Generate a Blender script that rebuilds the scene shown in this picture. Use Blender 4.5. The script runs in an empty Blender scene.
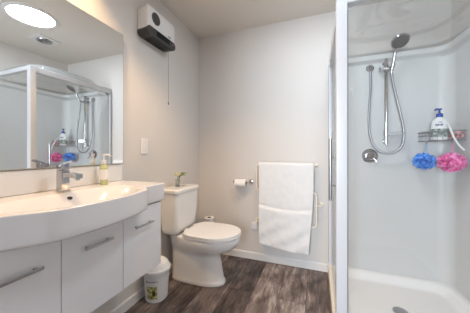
import bpy, bmesh, math, random
from mathutils import Vector, Matrix, noise
PI = math.pi
C = bpy.context.scene.collection
scene = bpy.context.scene

# ---------------------------------------------------------------- camera
cam_d = bpy.data.cameras.new('camera'); cam = bpy.data.objects.new('camera', cam_d); C.objects.link(cam)
cam.location = (1.259, 0.0, 1.109)
cam.rotation_euler = (PI/2, 0, math.radians(20.27))
cam_d.sensor_width = 36; cam_d.lens = 222/470*36
cam_d.shift_y = -4.5/470
cam_d.clip_start = 0.02
scene.camera = cam

# ---------------------------------------------------------------- world, light, exposure
w = bpy.data.worlds.new('world'); scene.world = w; w.use_nodes = True
bgn = w.node_tree.nodes['Background']; bgn.inputs[0].default_value = (0.80, 0.88, 1.0, 1); bgn.inputs[1].default_value = 1.0
scene.view_settings.view_transform = 'Standard'
scene.view_settings.look = 'None'
scene.view_settings.gamma = 1
scene.view_settings.use_curve_mapping = False
scene.view_settings.exposure = 0.42

RX, BY, FY, H = 2.25, 2.227, -.35, 2.4

def area(name, loc, rot, sx, sy, power, col, spread=None):
    l = bpy.data.lights.new(name, 'AREA'); l.shape = 'RECTANGLE'; l.size = sx; l.size_y = sy
    l.energy = power; l.color = col
    if spread: l.spread = spread
    o = bpy.data.objects.new(name, l); C.objects.link(o); o.location = loc; o.rotation_euler = rot
    return o
# window daylight of the next room, coming through the open doorway behind the camera
area('next_room_window', (.95, -2.0, 1.35), (PI/2, 0, 0), .6, 1.3, 78, (0.78, 0.89, 1.0))
SKYLIGHT = 34.0        # daylight from the tubular skylight diffuser
DOWNLIGHT = 42.0       # warm ceiling spots

# ---------------------------------------------------------------- materials
def mat(name, col, rough=0.5, metal=0.0, spec=0.5, coat=0.0, trans=0.0, ior=1.45, sss=0.0):
    m = bpy.data.materials.new(name); m.use_nodes = True
    b = m.node_tree.nodes['Principled BSDF']
    b.inputs['Base Color'].default_value = (*col, 1); b.inputs['Roughness'].default_value = rough
    b.inputs['Metallic'].default_value = metal; b.inputs['Specular IOR Level'].default_value = spec
    b.inputs['Coat Weight'].default_value = coat; b.inputs['Transmission Weight'].default_value = trans
    b.inputs['IOR'].default_value = ior
    if sss: b.inputs['Subsurface Weight'].default_value = sss; b.inputs['Subsurface Scale'].default_value = 0.02
    return m
def srgb(r, g, b):
    f = lambda c: (c/255)/12.92 if c/255 <= .04045 else ((c/255+.055)/1.055)**2.4
    return (f(r), f(g), f(b))
def bump(m, scale, strength, dist=0.002, detail=3, coords='Object', stretch=(1,1,1)):
    nt = m.node_tree; N = nt.nodes; L = nt.links
    tc = N.new('ShaderNodeTexCoord'); mp = N.new('ShaderNodeMapping'); mp.inputs['Scale'].default_value = stretch
    t = N.new('ShaderNodeTexNoise'); t.inputs['Scale'].default_value = scale; t.inputs['Detail'].default_value = detail
    bp = N.new('ShaderNodeBump'); bp.inputs['Strength'].default_value = strength; bp.inputs['Distance'].default_value = dist
    L.new(tc.outputs[coords], mp.inputs[0]); L.new(mp.outputs[0], t.inputs['Vector'])
    L.new(t.outputs['Fac'], bp.inputs['Height']); L.new(bp.outputs[0], N['Principled BSDF'].inputs['Normal'])
    return m
def mottled(m, c1, c2, scale, detail=3):
    nt = m.node_tree; N = nt.nodes; L = nt.links
    tc = N.new('ShaderNodeTexCoord'); t = N.new('ShaderNodeTexNoise'); t.inputs['Scale'].default_value = scale; t.inputs['Detail'].default_value = detail
    r = N.new('ShaderNodeValToRGB'); r.color_ramp.elements[0].color = (*c1, 1); r.color_ramp.elements[1].color = (*c2, 1)
    r.color_ramp.elements[0].position = .35; r.color_ramp.elements[1].position = .65
    L.new(tc.outputs['Object'], t.inputs['Vector']); L.new(t.outputs['Fac'], r.inputs[0]); L.new(r.outputs[0], N['Principled BSDF'].inputs['Base Color'])
    return m

M = {}
M['wall'] = bump(mat('wall_paint', srgb(213, 208, 203), .75, spec=.25), 300, .08)
M['ceiling'] = bump(mat('ceiling_paint', srgb(220, 213, 204), .85, spec=.2), 250, .06)
M['trim'] = mat('white_trim_paint', srgb(222, 220, 218), .35)
M['ceramic'] = mat('white_ceramic', srgb(236, 234, 230), .12, coat=.4)
M['basin'] = mat('white_basin', srgb(222, 220, 220), .14, coat=.3)
M['gloss_white'] = mat('white_lacquer', srgb(226, 224, 225), .28, coat=.15)
M['plastic'] = mat('white_plastic', srgb(228, 227, 226), .4)
M['acrylic'] = mat('white_acrylic', srgb(207, 207, 206), .36)
M['tray'] = mat('tray_acrylic', srgb(240, 240, 240), .2, coat=.2)
M['frame'] = mat('white_powdercoat', srgb(206, 206, 209), .3)
M['cream'] = mat('cream_sill', srgb(232, 222, 205), .4)
M['chrome'] = mat('chrome', (.56, .56, .57), .12, 1.0)
M['brushed'] = mat('brushed_steel', (.42, .42, .43), .28, 1.0)
M['dark'] = mat('dark_grey_plastic', srgb(62, 60, 60), .45)
M['black'] = mat('black_rubber', srgb(28, 28, 30), .6)
M['grey'] = mat('grey_seal', srgb(105, 105, 108), .5)
M['fan_grey'] = mat('mid_grey_plastic', srgb(118, 114, 112), .5)
M['mirror'] = mat('mirror_silver', (.90, .91, .90), .0, 1.0)
M['mirror_edge'] = mat('mirror_edge', srgb(190, 188, 180), .2)
M['paper'] = mat('tissue_paper', srgb(236, 233, 230), .9, spec=.1)
M['card'] = mat('cardboard_core', srgb(96, 78, 60), .9, spec=.1)
M['towel'] = bump(mat('white_terry', srgb(228, 227, 226), .95, spec=.1), 420, .8, .004)
M['blue'] = mottled(mat('blue_mesh', srgb(58, 132, 214), .5, sss=.1), srgb(40, 120, 225), srgb(130, 195, 250), 45)
M['pink'] = mottled(mat('pink_mesh', srgb(216, 84, 158), .5, sss=.1), srgb(225, 60, 150), srgb(250, 170, 215), 45)
M['pump_blue'] = mat('blue_pump', srgb(28, 66, 160), .35)
M['red'] = mottled(mat('red_pouch', srgb(178, 40, 50), .4), srgb(176, 34, 48), srgb(214, 196, 196), 60)
M['label_green'] = mottled(mat('green_label', srgb(60, 110, 80), .5), srgb(58, 96, 74), srgb(196, 208, 200), 55)
M['label_yellow'] = mottled(mat('olive_label', srgb(196, 190, 120), .5), srgb(120, 116, 58), srgb(222, 216, 160), 45)
M['olive'] = mat('olive_green', srgb(70, 72, 30), .5)
M['ink'] = mat('ink', srgb(60, 58, 56), .6)
M['ink_blue'] = mat('blue_ink', srgb(60, 72, 130), .5)
M['petal'] = mat('cream_petal', srgb(232, 222, 190), .6, sss=.1)
M['leaf'] = mat('green_leaf', srgb(104, 122, 52), .45)
M['soap'] = mat('pale_yellow_soap', srgb(222, 226, 168), .15, trans=.35)
M['hose'] = bump(mat('steel_hose', (.42, .42, .44), .3, 1.0), 260, .5, .003)
M['brass_dark'] = mat('antique_handle', srgb(90, 84, 74), .35, .8)

def glass(name, col, glossy=.06, haze=0.0):
    m = bpy.data.materials.new(name); m.use_nodes = True
    nt = m.node_tree; N = nt.nodes; L = nt.links; N.clear()
    out = N.new('ShaderNodeOutputMaterial'); tr = N.new('ShaderNodeBsdfTransparent'); tr.inputs[0].default_value = (*col, 1)
    gl = N.new('ShaderNodeBsdfGlossy'); gl.inputs['Roughness'].default_value = .01
    lw = N.new('ShaderNodeLayerWeight'); lw.inputs[0].default_value = .25
    mul = N.new('ShaderNodeMath'); mul.operation = 'MULTIPLY_ADD'; mul.inputs[1].default_value = .16; mul.inputs[2].default_value = glossy*.4
    mx = N.new('ShaderNodeMixShader'); L.new(lw.outputs['Fresnel'], mul.inputs[0]); L.new(mul.outputs[0], mx.inputs[0])
    L.new(tr.outputs[0], mx.inputs[1]); L.new(gl.outputs[0], mx.inputs[2])
    last = mx
    if haze:
        df = N.new('ShaderNodeBsdfDiffuse'); df.inputs[0].default_value = (.8, .82, .84, 1)
        m2 = N.new('ShaderNodeMixShader'); m2.inputs[0].default_value = haze
        L.new(mx.outputs[0], m2.inputs[1]); L.new(df.outputs[0], m2.inputs[2]); last = m2
    L.new(last.outputs[0], out.inputs[0])
    return m
M['glass'] = glass('shower_glass', (.985, .99, .988), .06, .01)
M['dome'] = glass('dome_acrylic', (.985, .985, .98), .08, .05)
M['vase'] = glass('vase_glass', (.86, .88, .86), .3, .06)
def emit(name, col, s):
    m = bpy.data.materials.new(name); m.use_nodes = True; nt = m.node_tree; nt.nodes.clear()
    e = nt.nodes.new('ShaderNodeEmission'); e.inputs[0].default_value = (*col, 1); e.inputs[1].default_value = s
    o = nt.nodes.new('ShaderNodeOutputMaterial'); nt.links.new(e.outputs[0], o.inputs[0]); return m
M['skylight'] = emit('skylight_diffuser', (.82, .91, 1.0), SKYLIGHT)
M['lamp'] = emit('downlight_lens', (1.0, .72, .42), 12)

def floor_mat():
    m = mat('weathered_plank_vinyl', (.1, .09, .08), .42, spec=.4)
    nt = m.node_tree; N = nt.nodes; L = nt.links; P = N['Principled BSDF']
    tc = N.new('ShaderNodeTexCoord'); mp = N.new('ShaderNodeMapping')
    mp.inputs['Rotation'].default_value = (0, 0, PI/2); mp.inputs['Location'].default_value = (.47, .018, 0)
    L.new(tc.outputs['Object'], mp.inputs[0])
    br = N.new('ShaderNodeTexBrick'); br.offset = .37; br.offset_frequency = 2
    br.inputs['Scale'].default_value = 1; br.inputs['Brick Width'].default_value = 1.22; br.inputs['Row Height'].default_value = .2
    br.inputs['Mortar Size'].default_value = .0016; br.inputs['Mortar Smooth'].default_value = .3
    br.inputs['Color1'].default_value = (0, 0, 0, 1); br.inputs['Color2'].default_value = (1, 1, 1, 1); br.inputs['Mortar'].default_value = (.5, .5, .5, 1)
    L.new(mp.outputs[0], br.inputs['Vector'])
    # grain stretched along the planks, shifted per plank
    sep = N.new('ShaderNodeSeparateXYZ'); L.new(tc.outputs['Object'], sep.inputs[0])
    add = N.new('ShaderNodeMath'); add.operation = 'MULTIPLY_ADD'; add.inputs[1].default_value = 7.0
    L.new(br.outputs['Color'], add.inputs[0]); L.new(sep.outputs['Z'], add.inputs[2])
    cmb = N.new('ShaderNodeCombineXYZ'); L.new(sep.outputs['X'], cmb.inputs[0]); L.new(sep.outputs['Y'], cmb.inputs[1]); L.new(add.outputs[0], cmb.inputs[2])
    m1 = N.new('ShaderNodeMapping'); m1.inputs['Scale'].default_value = (42, 7, 1); L.new(cmb.outputs[0], m1.inputs[0])
    n1 = N.new('ShaderNodeTexNoise'); n1.inputs['Scale'].default_value = 1; n1.inputs['Detail'].default_value = 7; n1.inputs['Roughness'].default_value = .72; n1.inputs['Distortion'].default_value = .25
    L.new(m1.outputs[0], n1.inputs['Vector'])
    m2 = N.new('ShaderNodeMapping'); m2.inputs['Scale'].default_value = (9, 3.5, 1); L.new(cmb.outputs[0], m2.inputs[0])
    n2 = N.new('ShaderNodeTexNoise'); n2.inputs['Scale'].default_value = 1; n2.inputs['Detail'].default_value = 5; n2.inputs['Distortion'].default_value = .5
    L.new(m2.outputs[0], n2.inputs['Vector'])
    r1 = N.new('ShaderNodeValToRGB'); cr = r1.color_ramp
    cr.elements[0].position = .36; cr.elements[0].color = (*srgb(54, 46, 46), 1)
    cr.elements[1].position = .66; cr.elements[1].color = (*srgb(172, 160, 152), 1)
    e = cr.elements.new(.48); e.color = (*srgb(98, 85, 80), 1)
    e = cr.elements.new(.57); e.color = (*srgb(132, 118, 111), 1)
    mixf = N.new('ShaderNodeMath'); mixf.operation = 'MULTIPLY_ADD'; mixf.inputs[1].default_value = .55
    mm = N.new('ShaderNodeMath'); mm.operation = 'MULTIPLY'; mm.inputs[1].default_value = .45
    L.new(n2.outputs['Fac'], mm.inputs[0]); L.new(n1.outputs['Fac'], mixf.inputs[0]); L.new(mm.outputs[0], mixf.inputs[2])
    pl = N.new('ShaderNodeMath'); pl.operation = 'MULTIPLY_ADD'; pl.inputs[1].default_value = .17
    sb = N.new('ShaderNodeMath'); sb.operation = 'SUBTRACT'; sb.inputs[1].default_value = .085
    L.new(br.outputs['Color'], pl.inputs[0]); L.new(mixf.outputs[0], pl.inputs[2]); L.new(pl.outputs[0], sb.inputs[0])
    L.new(sb.outputs[0], r1.inputs[0])
    mx = N.new('ShaderNodeMix'); mx.data_type = 'RGBA'; L.new(br.outputs['Fac'], mx.inputs[0])
    L.new(r1.outputs[0], mx.inputs[6]); mx.inputs[7].default_value = (*srgb(38, 34, 34), 1)
    L.new(mx.outputs[2], P.inputs['Base Color'])
    bp = N.new('ShaderNodeBump'); bp.inputs['Strength'].default_value = .25; bp.inputs['Distance'].default_value = .002
    L.new(n1.outputs['Fac'], bp.inputs['Height']); L.new(bp.outputs[0], P.inputs['Normal'])
    return m
M['floor'] = floor_mat()

# ---------------------------------------------------------------- mesh helpers
def V(*a): return Vector(a)
def new(): return bmesh.new()
def box(bm, x0, x1, y0, y1, z0, z1, bev=0.0, seg=2):
    r = bmesh.ops.create_cube(bm, size=1, matrix=Matrix.Translation(((x0+x1)/2, (y0+y1)/2, (z0+z1)/2)) @ Matrix.Diagonal((abs(x1-x0), abs(y1-y0), abs(z1-z0), 1)))
    if bev:
        es = list({e for v in r['verts'] for e in v.link_edges})
        bmesh.ops.bevel(bm, geom=es, offset=bev, segments=seg, profile=.5, affect='EDGES')
    return bm
def loft(bm, rings, cap0=True, cap1=True, closed=True):
    vs = [[bm.verts.new(p) for p in r] for r in rings]
    n = len(vs[0])
    for a, b in zip(vs, vs[1:]):
        for i in range(n if closed else n-1):
            j = (i+1) % n
            bm.faces.new((a[i], a[j], b[j], b[i]))
    if cap0: bm.faces.new(vs[0][::-1])
    if cap1: bm.faces.new(vs[-1])
    return bm
def frame_of(d):
    d = d.normalized(); a = V(0, 0, 1) if abs(d.z) < .9 else V(1, 0, 0)
    u = d.cross(a).normalized(); return u, d.cross(u).normalized()
def tube(bm, pts, r, n=10, cap=True):
    pts = [Vector(p) for p in pts]; rings = []; u = None
    for i, p in enumerate(pts):
        d = (pts[min(i+1, len(pts)-1)] - pts[max(i-1, 0)]).normalized()
        if u is None: u, v = frame_of(d)
        else:
            u = (u - d*u.dot(d)).normalized(); v = d.cross(u)
        rr = r[i] if isinstance(r, (list, tuple)) else r
        rings.append([p + (u*math.cos(2*PI*k/n) + v*math.sin(2*PI*k/n))*rr for k in range(n)])
    return loft(bm, rings, cap, cap)
def lathe(bm, prof, base, axis=(0, 0, 1), n=28, cap=True):
    """prof: list of (distance along axis, radius)"""
    a = Vector(axis).normalized(); u, v = frame_of(a); b = Vector(base)
    return loft(bm, [[b + a*t + (u*math.cos(2*PI*k/n) + v*math.sin(2*PI*k/n))*max(r, 1e-4) for k in range(n)] for t, r in prof], cap, cap)
def spline(pts, n=8):
    P = [Vector(p) for p in pts]; out = []
    for i in range(len(P)-1):
        p0 = P[max(i-1, 0)]; p1 = P[i]; p2 = P[i+1]; p3 = P[min(i+2, len(P)-1)]
        for k in range(n):
            t = k/n
            out.append(.5*((2*p1) + (-p0+p2)*t + (2*p0-5*p1+4*p2-p3)*t*t + (-p0+3*p1-3*p2+p3)*t**3))
    out.append(P[-1]); return out
OFF = {}
def obj(name, bm, m, parent=None, loc=None, smooth=True, label=None, angle=38):
    off = OFF[parent.name] if parent is not None else Vector(loc or (0, 0, 0))
    bmesh.ops.recalc_face_normals(bm, faces=bm.faces)
    bmesh.ops.translate(bm, verts=bm.verts, vec=-off)
    me = bpy.data.meshes.new(name); bm.to_mesh(me); bm.free()
    if smooth:
        me.polygons.foreach_set('use_smooth', [True]*len(me.polygons)); me.set_sharp_from_angle(angle=math.radians(angle))
    me.materials.append(M[m] if isinstance(m, str) else m)
    o = bpy.data.objects.new(name, me); C.objects.link(o)
    if smooth:
        wn = o.modifiers.new('normals', 'WEIGHTED_NORMAL'); wn.keep_sharp = True
    if parent is not None: o.parent = parent
    else: o.location = off
    OFF[o.name] = off
    if label: o['label'] = label
    return o
def tag(o, label, cat, group=None, kind=None):
    o['label'] = label; o['category'] = cat
    if group: o['group'] = group
    if kind: o['kind'] = kind
    return o
def thing(name, label, cat, loc, group=None):
    o = bpy.data.objects.new(name, None); C.objects.link(o); o.empty_display_size = .05
    o.location = loc; OFF[o.name] = Vector(loc); return tag(o, label, cat, group)
def struct(name, bm, m, parent=None, smooth=False):
    o = obj(name, bm, m, parent, smooth=smooth)
    if parent is None: o['kind'] = 'structure'
    return o
def sstep(a, b, x):
    t = min(1, max(0, (x-a)/(b-a))); return t*t*(3-2*t)

# ================================================================ THE ROOM
struct('floor', box(new(), -.1, RX+.1, FY-.1, BY+.1, -.1, 0), 'floor')
struct('ceiling', box(new(), -.1, RX+.1, FY-.1, BY+.1, H, H+.1), 'ceiling')
struct('wall_left', box(new(), -.1, 0, FY-.1, BY+.1, 0, H), 'wall')
struct('wall_right', box(new(), RX, RX+.1, FY-.1, BY+.1, 0, H), 'wall')
struct('wall_back', box(new(), 0, RX, BY, BY+.1, 0, H), 'wall')
bm = new()                                                  # wall behind the camera with an open doorway
box(bm, 0, .85, FY-.1, FY, 0, H); box(bm, 1.68, RX, FY-.1, FY, 0, H); box(bm, .85, 1.68, FY-.1, FY, 2.03, H)
struct('wall_front', bm, 'wall')
def skirting(name, x0, x1, y0, y1, axis):
    h = .072; t = .012
    if axis == 'x': prof = [(BY, 0), (BY-t, 0), (BY-t, h-.008), (BY-t+.005, h), (BY, h)]; r = [[V(x, p[0], p[1]) for p in prof] for x in (x0, x1)]
    else: prof = [(0, 0), (t, 0), (t, h-.008), (t-.005, h), (0, h)]; r = [[V(p[0], y, p[1]) for p in prof] for y in (y0, y1)]
    struct(name, loft(new(), r), 'trim')
skirting('baseboard_back', .012, 1.352, 0, 0, 'x')
skirting('baseboard_left', 0, 0, FY, BY, 'y')

# moulded acrylic liner on the two shower walls (with the top lip)
LT = 1.93; SX0, SX1, SY0, SY1 = 1.405, RX, 1.338, BY
def liner(bm):
    # plan path: along back wall then rounded corner then right wall; loft in z with a stepped lip at the top
    R = .09; t = .010
    def path(d):
        pts = [(SX0+.02, BY-d), (1.7, BY-d), (1.95, BY-d)]
        cx, cy = RX-d-R, BY-d-R
        for k in range(9):
            a = PI/2*(1-k/8); pts.append((cx+R*math.cos(a), cy+R*math.sin(a)))
        pts += [(RX-d, 1.8), (RX-d, SY0+.01)]
        return pts
    prof = [(.055, t), (1.86, t), (1.878, t+.012), (1.888, t+.034), (1.90, t+.042), (1.93, t+.044), (1.932, 0.0005), (.055, 0.0005)]
    rings = [[V(x, y, z) for x, y in path(d)] for z, d in prof]
    loft(bm, rings, False, False, closed=False)
    return bm
struct('trim_1', liner(new()), 'acrylic', smooth=True)

# ================================================================ SHOWER TRAY
def tray():
    bm = new(); nx, ny = 44, 44
    x0, x1, y0, y1 = SX0-.02, SX1-.004, SY0-.012, SY1-.004
    def z(x, y):
        dx = min(x-x0, x1-x); dy = min(y-y0, y1-y)
        q = 0.16
        ax, ay = max(q-dx, 0), max(q-dy, 0)
        d = q - math.hypot(ax, ay)
        zz = .078 - .046*sstep(.035, .10, d) - .006*sstep(.1, .45, min(dx, dy))
        return zz
    g = [[bm.verts.new((x0+(x1-x0)*i/nx, y0+(y1-y0)*j/ny, z(x0+(x1-x0)*i/nx, y0+(y1-y0)*j/ny))) for j in range(ny+1)] for i in range(nx+1)]
    for i in range(nx):
        for j in range(ny): bm.faces.new((g[i][j], g[i+1][j], g[i+1][j+1], g[i][j+1]))
    rim = [g[i][0] for i in range(nx+1)] + [g[nx][j] for j in range(1, ny+1)] + [g[i][ny] for i in range(nx-1, -1, -1)] + [g[0][j] for j in range(ny-1, 0, -1)]
    low = [bm.verts.new((v.co.x, v.co.y, 0)) for v in rim]
    for i in range(len(rim)):
        j = (i+1) % len(rim); bm.faces.new((rim[j], rim[i], low[i], low[j]))
    bm.faces.new(low)
    return bm
t = thing('shower_tray', 'square white acrylic shower tray with raised rim', 'shower tray', (1.82, 1.79, 0))
obj('tray_basin', tray(), 'tray', t)
bm = new(); lathe(bm, [(0, .045), (.004, .045), (.007, .040), (.007, .001)], (1.79, 1.80, .026)); 
dr = obj('drain', bm, 'brushed', t)

# ================================================================ SHOWER ENCLOSURE
enc = thing('shower_enclosure', 'white framed glass shower enclosure with sliding door and corner post', 'shower enclosure', (SX0, SY0, 0.0))
bm = new(); box(bm, 1.356, 1.412, SY0-.024, SY0+.024, .0785, 1.945, .006)
obj('corner_post', bm, 'frame', enc)
bm = new(); box(bm, 1.358, RX-.002, SY0-.022, SY0+.022, 1.905, 1.945, .004); obj('top_rail', bm, 'frame', enc)
bm = new(); box(bm, 1.365, 1.412, SY0+.024, BY-.002, 1.890, 1.945, .004); obj('top_rail', bm, 'frame', enc)
bm = new(); box(bm, 1.353, 1.3838, SY0+.025, BY-.014, .0, .080, .004); obj('door_sill', bm, 'cream', enc, label='cream sill under the sliding door')
bm = new(); box(bm, 1.358, 1.400, BY-.030, BY-.001, .0805, 1.889, .003); obj('wall_jamb', bm, 'frame', enc)
bm = new(); box(bm, 1.3565, 1.3595, BY-.028, BY-.020, .10, 1.905, .001); obj('jamb_seal', bm, 'grey', enc)
bm = new(); box(bm, 1.412, 1.416, SY0-.012, SY0-.002, .085, 1.903); obj('post_seal', bm, 'grey', enc)
bm = new(); box(bm, 1.416, RX-.012, SY0-.004, SY0+.004, .08, 1.905); obj('fixed_pane', bm, 'glass', enc, label='clear fixed glass side pane')
bm = new(); box(bm, 1.37, 1.376, SY0+.04, 1.83, .09, 1.888); pn = obj('sliding_door', bm, 'glass', enc, label='clear glass sliding door')
bm = new(); tube(bm, [(1.335, 1.467, .815), (1.335, 1.467, 1.19)], .0085, 12)
for z in (.905, 1.075): tube(bm, [(1.337, 1.467, z), (1.371, 1.467, z)], .0045, 8)
obj('door_handle', bm, 'brushed', pn, label='slim vertical steel door handle')
bm = new(); box(bm, 1.384, 1.390, 1.80, BY-.03, .09, 1.888); obj('fixed_pane', bm, 'glass', enc)
bm = new(); box(bm, 1.366, 1.3685, BY-.19, BY-.10, 1.845, 1.880, .001); obj('roller_cover', bm, 'chrome', enc)

# clear dome lid over the shower
def dome():
    bm = new(); n = 56
    x0, x1, y0, y1 = 1.36, RX-.002, SY0-.02, BY-.002
    cx, cy = (x0+x1)/2, (y0+y1)/2; hx, hy = (x1-x0)/2, (y1-y0)/2
    def z(x, y):
        ax, ay = abs(x-cx)/hx, abs(y-cy)/hy
        r = (ax**4 + ay**4)**.25
        rr = math.hypot(ax, ay)
        return 1.9475 + .075*(1-sstep(.78, .90, r)) + .05*(1-sstep(.40, .66, r)) + .02*(1-sstep(0, .5, rr))
    g = [[bm.verts.new((x0+(x1-x0)*i/n, y0+(y1-y0)*j/n, z(x0+(x1-x0)*i/n, y0+(y1-y0)*j/n))) for j in range(n+1)] for i in range(n+1)]
    for i in range(n):
        for j in range(n): bm.faces.new((g[i][j], g[i+1][j], g[i+1][j+1], g[i][j+1]))
    return bm
o = obj('shower_dome', dome(), 'dome', loc=(1.82, 1.79, 1.945)); tag(o, 'clear acrylic dome lid resting on top of the shower', 'shower dome')
s = o.modifiers.new('thick', 'SOLIDIFY'); s.thickness = .003; s.offset = 1

# ================================================================ VANITY
VY0, VY1 = .275, 1.135
cab = thing('vanity_cabinet', 'wall-hung white vanity cabinet with three doors', 'cabinet', (.001, .70, .42))
bm = new(); box(bm, .001, .330, VY0, VY1, .425, .804, .002); obj('body', bm, 'gloss_white', cab)
wd = (VY1-VY0)/3
for k in range(3):
    a, b = VY0+wd*k+.0015, VY0+wd*(k+1)-.0015
    bm = new(); box(bm, .332, .350, a, b, .42, .803, .0015); d = obj('door', bm, 'gloss_white', cab)
    c = (.425, .708, .979)[k]
    bm = new(); box(bm, .367, .374, c-.068, c+.068, .703, .714, .002)
    for s in (-.05, .05): box(bm, .350, .367, c+s-.004, c+s+.004, .704, .712)
    obj('handle', bm, 'brushed', d, label='flat steel bar handle')

YC = .70; ZT = .916; BYS0, BYS1 = .255, 1.150
def xfront(y):
    a = abs(y-.68)
    return .362 + .050*(1-sstep(.245, .31, a) if y > .68 else 1-sstep(.17, .35, a)) + .062*(1-(a/.30)**2 if a < .30 else 0)
def basin():
    bm = new(); ny, nx = 120, 44
    def top(x, y, xf):
        xc = (.135+xf-.014)/2; hx = (xf-.014-.135)/2
        r = (abs((y-.68)/.325)**2.6 + abs((x-xc)/hx)**2.6)**(1/2.6)
        dip = .078*(1-sstep(.50, 1.0, r))
        # round the front lip over
        e = xf-x
        return ZT - dip - (.006*(1-math.sqrt(max(0, 1-(1-e/.006)**2))) if e < .006 else 0)
    cols = []
    for j in range(ny+1):
        y = BYS0+(BYS1-BYS0)*j/ny; xf = xfront(y); col = []
        us = [i/nx for i in range(nx+1)]
        for u in us:
            x = .001 + (xf-.008-.001)*u; col.append(V(x, y, top(x, y, xf)))
        for k in range(1, 6):
            x = xf-.008 + .008*math.sin(PI/2*k/5); col.append(V(x, y, top(min(x, xf), y, xf)))
        zb = .806
        for k in range(1, 5):
            z = ZT-.006 + (zb+.012-ZT+.006)*k/4; col.append(V(xf-.003*k/4, y, z))
        col.append(V(xf-.007, y, zb+.004)); col.append(V(xf-.014, y, zb)); col.append(V(.001, y, zb))
        cols.append(col)
    loft(bm, cols, True, True, closed=True)
    return bm
bs = thing('vanity_basin', 'white one-piece basin top with bowed front, on the vanity cabinet', 'basin', (.001, YC, .813))
b = obj('basin', basin(), 'basin', bs, angle=50)
bm = new(); lathe(bm, [(0, .0125), (.003, .0125), (.0035, .009)], (.1640, .712, .8905), (.50, 0, .87)); ov = obj('overflow_ring', bm, 'chrome', bs)
bm = new(); lathe(bm, [(0, .0095), (.0008, .0095)], (.1660, .712, .8940), (.50, 0, .87)); obj('overflow_hole', bm, 'black', ov)
bm = new(); lathe(bm, [(0, .028), (.004, .028), (.007, .02), (.007, .001)], (.29, .70, .8385)); obj('waste', bm, 'chrome', bs)
bm = new(); box(bm, .001, .010, .255, 1.158, .9175, 1.026, .002)
sp = tag(obj('splashback', bm, 'plastic', loc=(.001, .7, .9175)), 'low white splashback panel between basin and mirror', 'splashback')

# mirror
mr = thing('wall_mirror', 'large frameless rectangular mirror above the basin', 'mirror', (.001, .7, 1.03))
bm = new(); box(bm, .003, .018, .20, 1.160, 1.030, 1.912, .0008); obj('mirror_backing', bm, 'mirror_edge', mr)
bm = new(); box(bm, .0182, .0205, .203, 1.153, 1.034, 1.908, .0004); obj('mirror_glass', bm, 'mirror', mr)

# mixer tap
TX, TY = .098, .725
tp = thing('basin_tap', 'chrome single lever mixer tap on the basin', 'tap', (TX, TY, ZT))
bm = new(); box(bm, TX-.026, TX+.026, TY-.023, TY+.023, ZT+.0003, ZT+.008, .002); box(bm, TX-.020, TX+.020, TY-.020, TY+.020, ZT+.004, ZT+.105, .004); obj('tap_body', bm, 'chrome', tp)
bm = new()
loft(bm, [[V(x, TY+sy*.0155, z+sz*.010) for sy, sz in ((-1, -1), (1, -1), (1, 1), (-1, 1))] for x, z in ((TX+.018, ZT+.082), (TX+.06, ZT+.084), (TX+.115, ZT+.078))])
lathe(bm, [(0, .010), (.010, .010)], (TX+.103, TY, ZT+.060)); obj('spout', bm, 'chrome', tp)
bm = new(); box(bm, TX-.020, TX+.020, TY-.020, TY+.020, ZT+.107, ZT+.135, .004)
loft(bm, [[V(x, TY+sy*.010, z+sz*.004) for sy, sz in ((-1, -1), (1, -1), (1, 1), (-1, 1))] for x, z in ((TX+.0, ZT+.134), (TX+.075, ZT+.150))]); obj('lever', bm, 'chrome', tp)

# soap pump bottle
SXp, SYp = .066, .972
sb = thing('soap_dispenser', 'small pale yellow pump soap bottle beside the splashback', 'soap dispenser', (SXp, SYp, ZT))
bm = new(); lathe(bm, [(.0005, .019), (.004, .022), (.10, .022), (.112, .017), (.120, .011), (.124, .011)], (SXp, SYp, ZT)); obj('bottle', bm, 'soap', sb)
bm = new(); lathe(bm, [(.122, .013), (.142, .013), (.145, .006), (.158, .005), (.170, .005), (.172, .009), (.182, .009)], (SXp, SYp, ZT)); tube(bm, [(SXp, SYp, ZT+.177), (SXp+.025, SYp+.012, ZT+.177), (SXp+.036, SYp+.017, ZT+.168)], .0045, 8); obj('pump', bm, 'plastic', sb, label='white pump head')
bm = new(); lathe(bm, [(.03, .0224), (.09, .0224)], (SXp, SYp, ZT), cap=False); obj('label_band', bm, 'paper', sb)

# ================================================================ LEFT WALL FITTINGS
sw = thing('light_switch', 'white two-gang vertical light switch plate right of the mirror', 'light switch', (.001, 1.37, 1.10))
bm = new(); box(bm, .001, .009, 1.334, 1.406, 1.095, 1.213, .003); obj('switch_plate', bm, 'plastic', sw)
for z in (1.125, 1.172):
    bm = new(); box(bm, .009, .014, 1.362, 1.380, z, z+.024, .002); obj('rocker', bm, 'plastic', sw)

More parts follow.
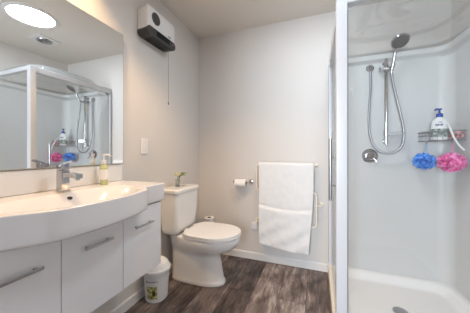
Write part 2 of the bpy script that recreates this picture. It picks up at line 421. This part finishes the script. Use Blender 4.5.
# fan heater
HY0, HY1 = 1.295, 1.628
ht = thing('fan_heater', 'white wall-mounted fan heater with dark grey underside and pull cord', 'heater', (.001, (HY0+HY1)/2, 1.97))
def ring_yz(x, y0, y1, z0, z1, r, n=7):
    pts = []
    for cy, cz, a0 in ((y1-r, z1-r, 0), (y0+r, z1-r, PI/2), (y0+r, z0+r, PI), (y1-r, z0+r, 3*PI/2)):
        for k in range(n): a = a0+PI/2*k/(n-1); pts.append(V(x, cy+r*math.cos(a), cz+r*math.sin(a)))
    return pts
bm = new(); loft(bm, [ring_yz(.001, HY0+.01, HY1-.01, 2.010, 2.188, .02), ring_yz(.075, HY0, HY1, 2.000, 2.200, .022), ring_yz(.094, HY0, HY1, 2.000, 2.200, .022), ring_yz(.102, HY0+.008, HY1-.008, 2.008, 2.192, .018)]); obj('housing', bm, 'plastic', ht)
bm = new(); loft(bm, [ring_yz(.004, HY0+.006, HY1-.006, 1.979, 2.040, .028), ring_yz(.085, HY0-.003, HY1+.003, 1.977, 2.047, .034), ring_yz(.104, HY0-.003, HY1+.003, 1.977, 2.047, .034), ring_yz(.112, HY0+.008, HY1-.008, 1.988, 2.037, .025)]); lo = obj('lower_cover', bm, 'dark', ht, label='dark grey rounded lower cover')
bm = new()
for k in range(9):
    zz = 1.995+.0045*k; box(bm, .1121, .1145, HY0+.09, HY1-.09, zz, zz+.002)
for k in range(5): box(bm, .02+.018*k, .024+.018*k, HY0+.06, HY1-.06, 1.9745, 1.9770)
obj('outlet_grille', bm, 'black', lo)
bm = new(); lathe(bm, [(0, .046), (.003, .046), (.003, .001)], (.102, 1.385, 2.125), (1, 0, 0), 32); fg = obj('fan_intake', bm, 'fan_grey', ht, label='round grey air intake')
bm = new()
for k in range(-4, 5):
    hh = math.sqrt(.043**2-(k*.0095)**2); box(bm, .105, .1068, 1.385+k*.0095-.0022, 1.385+k*.0095+.0022, 2.125-hh, 2.125+hh)
obj('intake_slats', bm, 'dark', fg)
bm = new()
for k, (a, ww) in enumerate(((0, .006), (.008, .004), (.014, .007), (.023, .003), (.028, .006))): box(bm, .1022, .1030, 1.535+a, 1.535+a+ww, 2.060, 2.069)
obj('maker_mark', bm, 'ink', ht)
bm = new(); lathe(bm, [(0, .004), (.002, .004)], (.112, 1.585, 2.012), (1, 0, 0), 12); obj('indicator', bm, 'red', lo)
bm = new(); tube(bm, [(.085, 1.560, 1.979), (.085, 1.560, 1.53)], .0013, 6); lathe(bm, [(0, .003), (.006, .005), (.022, .004), (.024, .001)], (.085, 1.560, 1.507), n=12); obj('pull_cord', bm, 'grey', ht)

# ================================================================ TOILET
TYc = 1.725
tl = thing('toilet', 'white close-coupled ceramic toilet with closed lid, against left wall', 'toilet', (.02, TYc, 0))
def dring(z, xb, xf, hw, bw=None, n=40):
    """D-shaped horizontal ring: square back at xb, rounded nose at xf"""
    pts = []
    xc = xb + (xf-xb)*.52
    for k in range(n):
        a = 2*PI*k/n; c, s = math.cos(a), math.sin(a)
        if c >= 0:
            x = xc + (xf-xc)*abs(c)**(2/2.15); y = hw*math.copysign(abs(s)**(2/2.15), s)
        else:
            x = xc - (xc-xb)*abs(c)**(2/5); q = sstep(0, 1, (xc-x)/(xc-xb)); y = (hw+((bw or hw)-hw)*q)*math.copysign(abs(s)**(2/5), s)
        pts.append(V(x, TYc+y, z))
    return pts
bm = new()
loft(bm, [dring(.0005, .05, .530, .108), dring(.012, .048, .534, .112), dring(.030, .05, .530, .110), dring(.045, .05, .518, .104),
          dring(.12, .05, .505, .098), dring(.19, .05, .492, .102), dring(.225, .048, .488, .098), dring(.250, .046, .505, .092, .096), dring(.272, .044, .545, .112, .098), dring(.295, .04, .592, .145, .102), dring(.33, .034, .636, .172, .108),
          dring(.365, .03, .655, .182, .116), dring(.395, .03, .657, .184, .125), dring(.402, .034, .650, .178, .120)])
obj('pan', bm, 'ceramic', tl, angle=60)
bm = new(); loft(bm, [dring(.404, .205, .652, .181), dring(.407, .20, .657, .186), dring(.419, .20, .657, .186), dring(.421, .205, .662, .184)]); obj('seat', bm, 'plastic', tl)
bm = new(); loft(bm, [dring(.4225, .205, .665, .186), dring(.425, .20, .660, .188), dring(.436, .20, .660, .188), dring(.442, .205, .662, .184), dring(.446, .225, .63, .155), dring(.447, .27, .56, .10)]); obj('lid', bm, 'plastic', tl, angle=50)
for s in (-.07, .07): obj('hinge', tube(new(), [(.195, TYc+s-.018, .4335), (.195, TYc+s+.018, .4335)], .011, 14), 'plastic', tl)
def rr(z, x0, x1, y0, y1, r, n=6):
    pts = []
    for cx, cy, a0 in ((x1-r, y1-r, 0), (x0+r, y1-r, PI/2), (x0+r, y0+r, PI), (x1-r, y0+r, 3*PI/2)):
        for k in range(n): a = a0+PI/2*k/(n-1); pts.append(V(cx+r*math.cos(a), cy+r*math.sin(a), z))
    return pts
bm = new(); CY0, CY1 = 1.532, 1.880
loft(bm, [rr(.4035, .02, .14, CY0+.045, CY1-.045, .03), rr(.425, .012, .165, CY0+.022, CY1-.022, .035), rr(.46, .010, .175, CY0+.012, CY1-.012, .035), rr(.60, .006, .185, CY0+.004, CY1-.004, .03), rr(.762, .004, .190, CY0, CY1, .028)])
obj('cistern', bm, 'ceramic', tl, angle=50)
bm = new(); loft(bm, [rr(.763, .003, .196, CY0-.006, CY1+.006, .028), rr(.768, .002, .200, CY0-.010, CY1+.010, .03), rr(.788, .002, .200, CY0-.010, CY1+.010, .03), rr(.7955, .004, .194, CY0-.004, CY1+.004, .028), rr(.7975, .012, .182, CY0+.008, CY1-.008, .02)]); cl = obj('cistern_lid', bm, 'ceramic', tl)
bm = new(); lathe(bm, [(0, .022), (.004, .022), (.006, .018), (.006, .001)], (.10, 1.76, .7975)); obj('flush_button', bm, 'chrome', cl)

# vase with flower on the cistern
vx, vy, vz = .10, 1.672, .798
vs = thing('flower_vase', 'small glass vase with cream flower and green leaf on the cistern', 'vase', (vx, vy, vz))
bm = new(); lathe(bm, [(.0004, .020), (.003, .023), (.05, .020), (.072, .022), (.072, .019), (.05, .017), (.008, .018), (.007, .001)], (vx, vy, vz)); obj('glass_vase', bm, 'vase', vs)
bm = new(); lathe(bm, [(.0085, .0155), (.016, .0165), (.018, .012)], (vx, vy, vz)); obj('pebbles', bm, 'dark', vs)
bm = new(); tube(bm, spline([(vx, vy, vz+.016), (vx+.004, vy-.002, vz+.06), (vx, vy-.008, vz+.098)], 5), .0022, 6); tube(bm, spline([(vx, vy, vz+.016), (vx+.004, vy+.006, vz+.06), (vx+.01, vy+.022, vz+.092)], 5), .0018, 6); obj('stem', bm, 'leaf', vs)
bm = new()
for layer, (np_, tilt, ln) in enumerate(((7, .35, .040), (6, .8, .034), (4, 1.2, .028))):
    for k in range(np_):
        a = 2*PI*k/np_ + layer*.5; rings = []
        for i in range(6):
            u = i/5; wd_ = .015*math.sin(PI*(.12+.8*u)); rad = ln*u*math.cos(tilt*(.4+u*.6)); zz = ln*u*math.sin(tilt)+.004
            ctr = V(math.cos(a)*rad, math.sin(a)*rad, zz); sd = V(-math.sin(a), math.cos(a), 0)*wd_
            rings.append([V(vx, vy-.010, vz+.096)+ctr-sd, V(vx, vy-.010, vz+.096)+ctr-V(0, 0, .003), V(vx, vy-.010, vz+.096)+ctr+sd, V(vx, vy-.010, vz+.096)+ctr+V(0, 0, .0015)])
        loft(bm, rings)
obj('flower_head', bm, 'petal', vs)
def leafmesh(bm, p0, p1, up, wid, n=9):
    p0, p1 = Vector(p0), Vector(p1); d = p1-p0; sd = d.cross(Vector(up)).normalized(); nrm = sd.cross(d).normalized(); rings = []
    for i in range(n+1):
        u = i/n; wv = wid*math.sin(PI*min(1, u*.94+.04))**.8; c = p0+d*u+nrm*(.018*math.sin(PI*u)*d.length/.09)
        rings.append([c-sd*wv+nrm*.004, c-nrm*.001, c+sd*wv+nrm*.004, c+nrm*.0012])
    return loft(bm, rings)
bm = new(); leafmesh(bm, (vx+.006, vy+.01, vz+.085), (vx+.035, vy+.098, vz+.112), (.3, 0, 1), .019); leafmesh(bm, (vx+.004, vy+.004, vz+.075), (vx+.05, vy+.05, vz+.10), (.2, -.2, 1), .011); obj('leaf', bm, 'leaf', vs)

# spare roll stand behind the toilet
rx, ry = .168, 2.150
st = thing('spare_roll_stand', 'floor stand for spare toilet rolls, in corner behind the toilet', 'toilet roll stand', (rx, ry, 0))
bm = new(); lathe(bm, [(.0005, .058), (.006, .06), (.012, .058), (.013, .001)], (rx, ry, 0)); obj('base', bm, 'chrome', st)
bm = new(); lathe(bm, [(.013, .006), (.410, .006), (.415, .004)], (rx, ry, 0)); lathe(bm, [(.060, .035), (.065, .035)], (rx, ry, 0)); obj('pole', bm, 'chrome', st)
def roll(bm, c, ax, ln, r, rc): return lathe(bm, [(0, rc), (0, r-.003), (.003, r), (ln-.003, r), (ln, r-.003), (ln, rc), (0, rc)], c, ax, 32, cap=False)
proto = None
for k in range(3):
    z = .066+.113*k; r_ = thing('toilet_roll', '', 'toilet roll', (rx, ry, z), 'spare toilet rolls on the stand')
    r_['label'] = ['spare toilet roll at the bottom of the stand behind toilet', 'spare toilet roll in the middle of the stand', 'spare white toilet roll topmost on the stand behind toilet lid'][k]
    if proto is None:
        bm = new(); roll(bm, (rx, ry, z), (0, 0, 1), .112, .054, .022); pa = obj('paper', bm, 'paper', r_)
        bm = new(); lathe(bm, [(.0, .0218), (.112, .0218), (.112, .020), (0, .020), (0, .0218)], (rx, ry, z), cap=False); co = obj('core', bm, 'card', r_)
        proto = (pa, co)
    else:
        for q in proto:
            cp = q.copy(); C.objects.link(cp); cp.parent = r_

# pedal-less bin
bx, by_ = .108, 1.385
bn = thing('waste_bin', 'small round white bin with olive label on the floor under the vanity end', 'bin', (bx, by_, 0))
bm = new(); lathe(bm, [(.0006, .074), (.006, .080), (.02, .082), (.20, .094), (.215, .095)], (bx, by_, 0), n=44); obj('bin_body', bm, 'plastic', bn)
bm = new(); lathe(bm, [(.2155, .101), (.219, .105), (.236, .105), (.242, .100), (.246, .094), (.268, .086), (.286, .068), (.294, .045), (.297, .001)], (bx, by_, 0), n=44); ld = obj('bin_lid', bm, 'plastic', bn)
def patch(bm, c, z0, z1, a0, a1, r0, r1, n=10):
    rows = []
    for i in range(2):
        z = z0 if i == 0 else z1; r = r0 if i == 0 else r1
        rows.append([bm.verts.new((c[0]+r*math.cos(a0+(a1-a0)*k/n), c[1]+r*math.sin(a0+(a1-a0)*k/n), z)) for k in range(n+1)])
    for k in range(n): bm.faces.new((rows[0][k], rows[0][k+1], rows[1][k+1], rows[1][k]))
    return bm
ad = math.atan2(0-by_, 1.259-bx)
def rb(z): return .082+(.012)*(z-.02)/.18+.0008
bm = new(); patch(bm, (bx, by_), .035, .130, ad-.85, ad+.05, rb(.035), rb(.130)); lb = obj('bin_label', bm, 'label_yellow', bn, label='olive and yellow picture label')
bm = new(); patch(bm, (bx, by_), .060, .095, ad-.35, ad-.10, rb(.06)+.001, rb(.095)+.001); obj('olive_picture', bm, 'olive', lb)
bm = new()
for k, (a, ww, h) in enumerate(((-.40, .065, .012), (-.31, .05, .007), (-.24, .06, .007), (-.16, .04, .010), (-.09, .07, .007), (.0, .05, .012), (.07, .06, .007), (.15, .08, .007))):
    patch(bm, (bx, by_), .158+k*.0006, .158+h, ad+a*1.6-.25, ad+(a+ww)*1.6-.25, rb(.158)+.0004, rb(.17)+.0004, 3)
obj('script_lettering', bm, 'ink', bn, label='dark handwritten-style lettering')

# ================================================================ BACK WALL FITTINGS
# toilet roll holder
hd = thing('toilet_roll_holder', 'chrome toilet roll holder on the back wall', 'toilet roll holder', (.60, BY-.001, .80))
bm = new(); lathe(bm, [(0, .026), (.006, .026), (.009, .020), (.010, .001)], (.618, BY-.001, .800), (0, -1, 0)); obj('wall_flange', bm, 'chrome', hd)
bm = new(); tube(bm, spline([(.618, BY-.008, .800), (.618, BY-.055, .800), (.612, BY-.068, .800), (.598, BY-.072, .800), (.50, BY-.072, .800), (.455, BY-.072, .800)], 5), .0075, 12); lathe(bm, [(0, .011), (.010, .012), (.013, .008)], (.455, BY-.072, .800), (-1, 0, 0), 16); obj('arm', bm, 'chrome', hd)
tr = thing('toilet_roll', 'white toilet roll in use on the chrome wall holder', 'toilet roll', (.52, BY-.072, .79))
bm = new(); roll(bm, (.468, BY-.072, .790), (1, 0, 0), .115, .040, .019); obj('paper', bm, 'paper', tr)
bm = new(); lathe(bm, [(0, .0188), (.115, .0188), (.115, .0172), (0, .0172), (0, .0188)], (.468, BY-.072, .790), (1, 0, 0), cap=False); obj('core', bm, 'card', tr)

# heated towel rail, serpentine tube
rl = thing('towel_rail', 'cream tubular heated towel rail with looped ends on the back wall', 'towel rail', (.96, BY-.001, .34))
def arc(cx, cz, r, a0, a1, y, n=6): return [(cx+r*math.cos(a0+(a1-a0)*k/n), y, cz+r*math.sin(a0+(a1-a0)*k/n)) for k in range(n+1)]
yr = BY-.075; rr_ = .03; xl, xr = .695, 1.255
pts = [(xr, BY-.004, .985), (xr, yr+.01, .985), (xr-.01, yr, .985)]
pts += arc(xl+rr_, .985-rr_, rr_, PI/2, PI, yr) + arc(xl+rr_, .735+rr_, rr_, PI, 1.5*PI, yr)
pts += arc(xr-rr_, .735-rr_, rr_, PI/2, 0, yr) + arc(xr-rr_, .420+rr_, rr_, 0, -PI/2, yr)
pts += [(xl+.01, yr, .42), (xl-.012, yr+.01, .42), (xl-.012, BY-.004, .42)]
bm = new(); tube(bm, pts, .0085, 12); obj('rail_tube', bm, 'cream', rl)
bm = new(); tube(bm, [(xr-.018, yr, .62), (xr+.045, yr, .62), (xr+.045, BY-.004, .62)], .006, 10); obj('bracket', bm, 'cream', rl)
for (x, z) in ((xr, .985), (xr+.045, .62), (xl-.012, .42)):
    bm = new(); lathe(bm, [(0, .017), (.005, .017), (.008, .012)], (x, BY-.001, z), (0, -1, 0), 20); obj('rail_mount', bm, 'cream', rl)
bm = new(); box(bm, .628, .690, BY-.020, BY-.001, .315, .385, .004)
tag(obj('power_outlet', bm, 'plastic', loc=(.66, BY-.001, .315)), 'small white electrical outlet box below the towel rail left end', 'outlet')

# towel
def towel():
    bm = new(); X0, X1 = .722, 1.232; zt = 1.000; nx = 70
    path = []
    zb, zf = .172, .205; yb, yf = BY-.050, BY-.103
    for k in range(40): path.append((yb, zb+(.985-zb)*k/40))
    for k in range(10): a = PI*k/9; path.append(((yb+yf)/2+(yb-yf)/2*math.cos(a), .985+.018*math.sin(a)))
    for k in range(1, 49): path.append((yf, .985-(.985-zf)*k/48))
    rows = []
    for i in range(nx+1):
        u = i/nx; row = []
        for j, (y, z) in enumerate(path):
            front = y < (yb+yf)/2
            dep = (.985-z)/.8
            x = X0+(X1-X0)*u
            dx = 0; dy = 0; dz = 0
            if front and dep > 0:
                dy = -.006*dep*math.sin(u*9+dep*2.5) - .004*dep*math.sin(u*21+1+dep*5)
                # horizontal fold at two fifths down, wider half overlapping
                fold = .985-z
                dy -= .010*sstep(.395, .41, fold - .02*math.sin(u*3.0))
                dy += .005*math.exp(-((fold-.385-.02*math.sin(u*3.0))/.010)**2)
                # soft diagonal creases
                dy += .0045*math.sin((u*1.1+fold*3.2)*11)*sstep(.42, .6, fold)
                dx = .006*dep*(1-u) - .045*dep*u*sstep(0, 1, dep)
                dz = -.030*u*dep - .012*math.sin(u*PI)*dep
                dz += .018*(1-u)*sstep(.7, 1, dep)
            elif not front:
                dx = (.020*(1-u) - .100*u)*dep; dz = -.010*u*dep
            row.append(V(x+dx, y+dy, z+dz))
        rows.append(row)
    loft(bm, rows, False, False, closed=False)
    return bm
tw = obj('bath_towel', towel(), 'towel', loc=(.97, BY-.075, .15), angle=80)
so = tw.modifiers.new('thick', 'SOLIDIFY'); so.thickness = .011; so.offset = 0
bv = tw.modifiers.new('soft', 'BEVEL'); bv.width = .004; bv.segments = 2
tx = bpy.data.textures.new('terry', 'CLOUDS'); tx.noise_scale = .05
dm = tw.modifiers.new('wrinkle', 'DISPLACE'); dm.texture = tx; dm.strength = .006; dm.mid_level = .5; dm.texture_coords = 'LOCAL'
tag(tw, 'white bath towel hanging folded over the towel rail', 'towel')

# ================================================================ SHOWER FITTINGS
LB = BY-.010                                             # face of the liner on the back wall
ss = thing('shower_set', 'chrome slide rail shower set on the shower back wall', 'shower', (1.805, LB, 1.19))
RXs, RYs = 1.800, LB-.045
bm = new(); tube(bm, [(RXs, RYs, 1.175), (RXs, RYs, 1.885)], .0135, 14)
obj('slide_rail', bm, 'chrome', ss)
for z in (1.20, 1.855):
    bm = new(); tube(bm, [(RXs, LB-.001, z), (RXs, RYs, z)], .011, 12); lathe(bm, [(0, .019), (.005, .019), (.006, .012)], (RXs, LB-.0005, z), (0, -1, 0), 18); obj('rail_bracket', bm, 'chrome', ss)
bm = new(); lathe(bm, [(0, .021), (.05, .021)], (RXs, RYs, 1.775), n=18); tube(bm, [(RXs-.040, RYs, 1.80), (RXs+.03, RYs-.02, 1.80)], .013, 12); lathe(bm, [(0, .016), (.03, .019)], (RXs+.028, RYs-.055, 1.79), (.25, -.15, 1), 16); lathe(bm, [(0, .020), (.012, .020)], (RXs-.052, RYs, 1.80), (1, 0, 0), 16); tube(bm, [(RXs+.015, RYs, 1.80), (RXs+.030, RYs-.05, 1.80)], .012, 10); obj('slider', bm, 'chrome', ss)
# handset: grip rising out from the holder, round head tilted down into the cubicle
g0 = V(RXs+.022, RYs-.052, 1.752); g1 = V(RXs+.040, RYs-.095, 1.905); hc = V(RXs+.052, RYs-.150, 1.955)
bm = new(); tube(bm, spline([g0, g0*.6+g1*.4, g1, hc+V(0, .01, .006)], 6), [.011]*7+[.0125]*6+[.013]*5+[.018], 14)
nd = V(.10, -.55, -.83).normalized()
lathe(bm, [(-.020, .02), (-.012, .045), (-.002, .060), (.006, .062), (.010, .058)], hc, nd, 36); hs = obj('handset', bm, 'chrome', ss)
bm = new(); lathe(bm, [(.0102, .055), (.0122, .052), (.0122, .001)], hc, nd, 36); sf = obj('spray_face', bm, 'fan_grey', hs, label='grey round spray face')
bm = new(); uu, vv = frame_of(nd)
for ring_r, cnt in ((.045, 20), (.031, 14), (.016, 8)):
    for k in range(cnt):
        a = 2*PI*k/cnt; lathe(bm, [(0, .0022), (.003, .0016)], hc+nd*.0122+(uu*math.cos(a)+vv*math.sin(a))*ring_r, nd, 6)
obj('spray_nozzles', bm, 'black', sf)
bm = new(); lathe(bm, [(0, .030), (.008, .030), (.012, .022), (.026, .018), (.028, .001)], (1.690, LB-.0005, 1.835), (0, -1, 0), 24); tube(bm, [(1.690, LB-.024, 1.835), (1.690, LB-.024, 1.795)], .011, 12); obj('wall_elbow', bm, 'chrome', ss)
bm = new(); hp = spline([(1.690, LB-.026, 1.800), (1.689, LB-.028, 1.65), (1.676, LB-.035, 1.42), (1.682, LB-.05, 1.25), (1.725, LB-.065, 1.135), (1.800, LB-.075, 1.098), (1.875, LB-.08, 1.125), (1.908, LB-.085, 1.20), (1.903, LB-.09, 1.32), (1.862, LB-.10, 1.52), (1.834, LB-.10, 1.66), (1.823, LB-.098, 1.755)], 10); tube(bm, hp, .0095, 10, True); obj('hose', bm, 'hose', ss, label='flexible steel shower hose')
bm = new(); lathe(bm, [(0, .020), (.05, .020)], (RXs, RYs, 1.240), n=16); loft(bm, [[V(x, y, 1.246) for x, y in ((1.80, RYs-.012), (1.80, RYs+.012), (1.90, RYs+.022), (1.915, RYs), (1.90, RYs-.045), (1.86, RYs-.050))], [V(x, y, 1.272) for x, y in ((1.80, RYs-.012), (1.80, RYs+.012), (1.90, RYs+.022), (1.915, RYs), (1.90, RYs-.045), (1.86, RYs-.050))]]); obj('soap_tray', bm, 'chrome', ss)
mx_ = thing('shower_mixer', 'round chrome shower mixer valve with lever low on the wall', 'shower mixer', (1.69, LB, 1.07))
bm = new(); lathe(bm, [(0, .062), (.006, .062), (.012, .055), (.014, .001)], (1.690, LB-.0005, 1.075), (0, -1, 0), 36); obj('cover_plate', bm, 'chrome', mx_)
bm = new(); lathe(bm, [(.012, .034), (.045, .034), (.052, .028), (.053, .001)], (1.690, LB, 1.075), (0, -1, 0), 28); tube(bm, [(1.70, LB-.042, 1.065), (1.735, LB-.055, 1.018)], [.009, .006], 10); obj('lever', bm, 'chrome', mx_)

# corner basket
bk = thing('corner_basket', 'grey wire corner basket in the shower corner', 'shower basket', (2.14, 2.12, 1.20))
cx0, cy0 = RX-.014, BY-.014; L_ = .205
def crv(z, n=20): # front curve from back wall to right wall
    out = []
    for k in range(n+1):
        t_ = k/n; a = PI + (PI/2)*t_
        out.append((cx0 - L_*abs(math.cos(PI/2*t_))**.8, cy0 - L_*abs(math.sin(PI/2*t_))**.8, z))
    return out
bm = new()
for z in (1.195, 1.235, 1.262): tube(bm, crv(z)+[(cx0, cy0, z)]+[crv(z)[0]], .003 if z < 1.26 else .0042, 6)
fl = crv(1.195)
for k in range(1, 20, 2):
    p = fl[k]; tube(bm, [(p[0], p[1], 1.195), (p[0], p[1], 1.262)], .0016, 5)
    tube(bm, [(p[0], p[1], 1.195), (p[0], cy0, 1.195)], .0014, 5)
obj('wire_frame', bm, 'brushed', bk)
for (px_, py_) in ((2.055, 2.128), (2.162, 2.022)):
    bm = new(); tube(bm, [(px_, py_, 1.196), (px_-.004, py_-.01, 1.175), (px_-.004, py_-.018, 1.168), (px_-.004, py_-.024, 1.178)], .002, 6); obj('hook', bm, 'brushed', bk)

# bottle
bX, bY, bZ = 2.118, 2.085, 1.199
bt = thing('pump_bottle', 'white pump bottle with blue top and green label in corner basket', 'bottle', (bX, bY, bZ))
def oval(z, a, b_, n=28, ang=math.radians(-20)):
    return [V(bX+a*math.cos(t)*math.cos(ang)-b_*math.sin(t)*math.sin(ang), bY+a*math.cos(t)*math.sin(ang)+b_*math.sin(t)*math.cos(ang), z) for t in [2*PI*k/n for k in range(n)]]
bm = new(); loft(bm, [oval(bZ+.0, .044, .026), oval(bZ+.005, .049, .030), oval(bZ+.10, .050, .031), oval(bZ+.135, .046, .029), oval(bZ+.155, .034, .024), oval(bZ+.166, .018, .017), oval(bZ+.172, .016, .016)]); obj('bottle_body', bm, 'plastic', bt)
bm = new(); lathe(bm, [(.170, .020), (.195, .020), (.199, .010), (.204, .0055), (.222, .0055), (.224, .014), (.234, .014), (.236, .001)], (bX, bY, bZ), n=20); tube(bm, [(bX, bY, bZ+.229), (bX-.028, bY-.016, bZ+.229), (bX-.036, bY-.021, bZ+.220)], .006, 8); obj('pump', bm, 'pump_blue', bt, label='dark blue pump top')
bm = new(); loft(bm, [oval(bZ+.022, .0500, .0312), oval(bZ+.082, .0508, .0320)], False, False); obj('green_label', bm, 'label_green', bt)
def arcp(bm, z0, z1, t0, t1, n=5):
    r0 = []; r1 = []
    for k in range(n+1):
        t = t0+(t1-t0)*k/n; ang = math.radians(-20); a, b_ = .0512, .0322
        x = bX+a*math.cos(t)*math.cos(ang)-b_*math.sin(t)*math.sin(ang); y = bY+a*math.cos(t)*math.sin(ang)+b_*math.sin(t)*math.cos(ang)
        r0.append(bm.verts.new((x, y, z0))); r1.append(bm.verts.new((x, y, z1)))
    for k in range(n): bm.faces.new((r0[k], r0[k+1], r1[k+1], r1[k]))
bm = new()
for (a, b_) in ((-2.05, -1.93), (-1.89, -1.80), (-1.76, -1.63), (-1.58, -1.5), (-1.46, -1.33), (-1.29, -1.2)): arcp(bm, bZ+.104, bZ+.118, a, b_)
for (a, b_) in ((-1.7, -1.62), (-1.58, -1.46), (-1.42, -1.30)): arcp(bm, bZ+.128, bZ+.133, a, b_, 3)
obj('label_lettering', bm, 'ink_blue', bt)
# red patterned pouch
bm = new()
pc = V(2.196, 2.065, 1.231); ux = V(.62, -.78, 0).normalized(); 
rings = []
for k in range(13):
    u = -1+2*k/12; h = .030*(1-abs(u)**3)**.5+.001; th = .018*(1-abs(u)**4)**.5+.001
    c_ = pc+ux*(.062*u); nx_ = V(.78, .62, 0)
    rings.append([c_+V(0, 0, 1)*h*math.sin(a)+nx_*th*math.cos(a) for a in [2*PI*i/16 for i in range(16)]])
loft(bm, rings)
tag(obj('sponge_pouch', bm, 'red', loc=(2.19, 2.03, 1.20)), 'red and white patterned pouch in corner basket beside the bottle', 'pouch')
# white curved back brush handle
bm = new(); tube(bm, spline([(2.150, 2.045, 1.310), (2.148, 2.005, 1.268), (2.156, 1.985, 1.212), (2.178, 1.975, 1.158), (2.205, 1.970, 1.122)], 6), .0065, 10)
tag(obj('back_brush_handle', bm, 'plastic', loc=(2.16, 1.98, 1.2)), 'thin white curved brush handle hooked over the basket rim', 'brush')

def pouf(name, c, r, m, seed, label, hook):
    rnd = random.Random(seed); t_ = thing(name, label, 'bath pouf', c, 'mesh bath poufs hanging from the basket'); c = Vector(c)
    bm = new(); bmesh.ops.create_icosphere(bm, subdivisions=4, radius=1)
    for v in bm.verts:
        n_ = v.co.normalized(); q = noise.noise(n_*3.1+V(seed, 0, 0)); f = .80+.16*abs(math.sin(q*9))+.10*noise.noise(n_*9+V(0, seed, 0))
        v.co = n_*f*r*.88; v.co.z *= .80
    bmesh.ops.translate(bm, verts=bm.verts, vec=c)
    for k in range(46):                                   # ruffled ribbons of netting
        a = rnd.uniform(0, 2*PI); z = rnd.uniform(-1, 1); s_ = math.sqrt(1-z*z)
        n_ = V(s_*math.cos(a), s_*math.sin(a), z*.82); u_, v_ = frame_of(n_); cen = n_*r*.70; rad = r*rnd.uniform(.25, .42); ph = rnd.uniform(0, 6)
        r0, r1 = [], []
        for i in range(25):
            th = 2*PI*i/24; wv = math.sin(th*rnd.choice((3, 4))+ph)
            base = cen+(u_*math.cos(th)+v_*math.sin(th))*rad*.62
            tip = cen+n_*r*(.24+.08*math.sin(th*4+ph))+(u_*math.cos(th)+v_*math.sin(th))*rad*(1+.2*math.sin(th*5+ph))
            r0.append(bm.verts.new(c+base)); r1.append(bm.verts.new(c+tip))
        for i in range(24): bm.faces.new((r0[i], r0[i+1], r1[i+1], r1[i]))
    bmesh.ops.recalc_face_normals(bm, faces=bm.faces)
    obj('netting', bm, m, t_)
    bm = new(); tube(bm, spline([c+V(0, 0, r*.5), c*.5+Vector(hook)*.5+V(.006, 0, 0), Vector(hook)], 5), .0016, 6); tube(bm, spline([c+V(0, 0, r*.5), c*.5+Vector(hook)*.5-V(.012, 0, 0), Vector(hook)], 5), .0016, 6); obj('hanging_cord', bm, m, t_)
pouf('bath_pouf', (2.038, 2.118, 1.040), .072, 'blue', 3, 'blue mesh bath pouf hanging under the basket', (2.051, 2.108, 1.169))
pouf('bath_pouf', (2.150, 2.005, 1.036), .076, 'pink', 8, 'pink mesh bath pouf hanging beside the blue one', (2.161, 2.0, 1.169))
# little suction hook on the liner
bm = new(); lathe(bm, [(0, .014), (.003, .013), (.006, .006), (.010, .005)], (1.545, LB-.0005, 1.66), (0, -1, 0), 16); tube(bm, [(1.545, LB-.009, 1.66), (1.545, LB-.014, 1.63), (1.545, LB-.024, 1.632)], .003, 8)
tag(obj('suction_hook', bm, 'plastic', loc=(1.545, LB, 1.66)), 'tiny white suction hook on shower wall left of hose', 'hook')

# ================================================================ CEILING
sk = thing('tubular_skylight', 'round bright tubular skylight in the ceiling, seen in the mirror', 'skylight', (1.325, 1.31, H-.001))
bm = new(); lathe(bm, [(0, .205), (.006, .203), (.010, .19), (.010, .175), (0, .175)], (1.325, 1.31, H-.001), (0, 0, -1), 56, cap=False); obj('trim_ring', bm, 'trim', sk)
bm = new(); lathe(bm, [(.001, .174), (.005, .172), (.007, .150), (.009, .001)], (1.325, 1.31, H-.001), (0, 0, -1), 56); obj('diffuser', bm, 'skylight', sk)
vt = thing('extractor_vent', 'square white ceiling extractor vent with round grey grille over shower', 'vent', (1.73, 1.64, H-.001))
bm = new(); box(bm, 1.62, 1.84, 1.53, 1.75, H-.010, H-.001, .003); obj('vent_plate', bm, 'trim', vt)
bm = new(); lathe(bm, [(.009, .075), (.018, .072), (.018, .05), (.010, .048)], (1.73, 1.64, H-.001), (0, 0, -1), 36); lathe(bm, [(.010, .03), (.020, .028), (.020, .001)], (1.73, 1.64, H-.001), (0, 0, -1), 24); obj('vent_grille', bm, 'brushed', vt)
for k, (x, y, pw, lab) in enumerate(((.17, .66, DOWNLIGHT, 'recessed warm ceiling downlight above the vanity'), (.75, 1.15, DOWNLIGHT*.62, 'added unseen warm downlight mid-room, warming the back wall'))):  # mid-room spot is an added, out-of-view fill warming the lower back wall
    dl = thing('ceiling_downlight', lab, 'ceiling light', (x, y, H-.001), 'recessed downlights')
    bm = new(); lathe(bm, [(0, .05), (.004, .049), (.006, .042), (0, .036)], (x, y, H-.001), (0, 0, -1), 32, cap=False); obj('bezel', bm, 'trim', dl)
    bm = new(); lathe(bm, [(0, .034), (.002, .030), (.0025, .001)], (x, y, H-.0012), (0, 0, -1), 32); obj('lens', bm, 'lamp', dl)
    l = bpy.data.lights.new('downlight', 'SPOT'); l.energy = pw; l.color = (1.0, .66, .36); l.spot_size = math.radians(112); l.spot_blend = .55; l.shadow_soft_size = .035
    lo_ = bpy.data.objects.new('downlight_beam', l); C.objects.link(lo_); lo_.location = (x, y, H-.02)
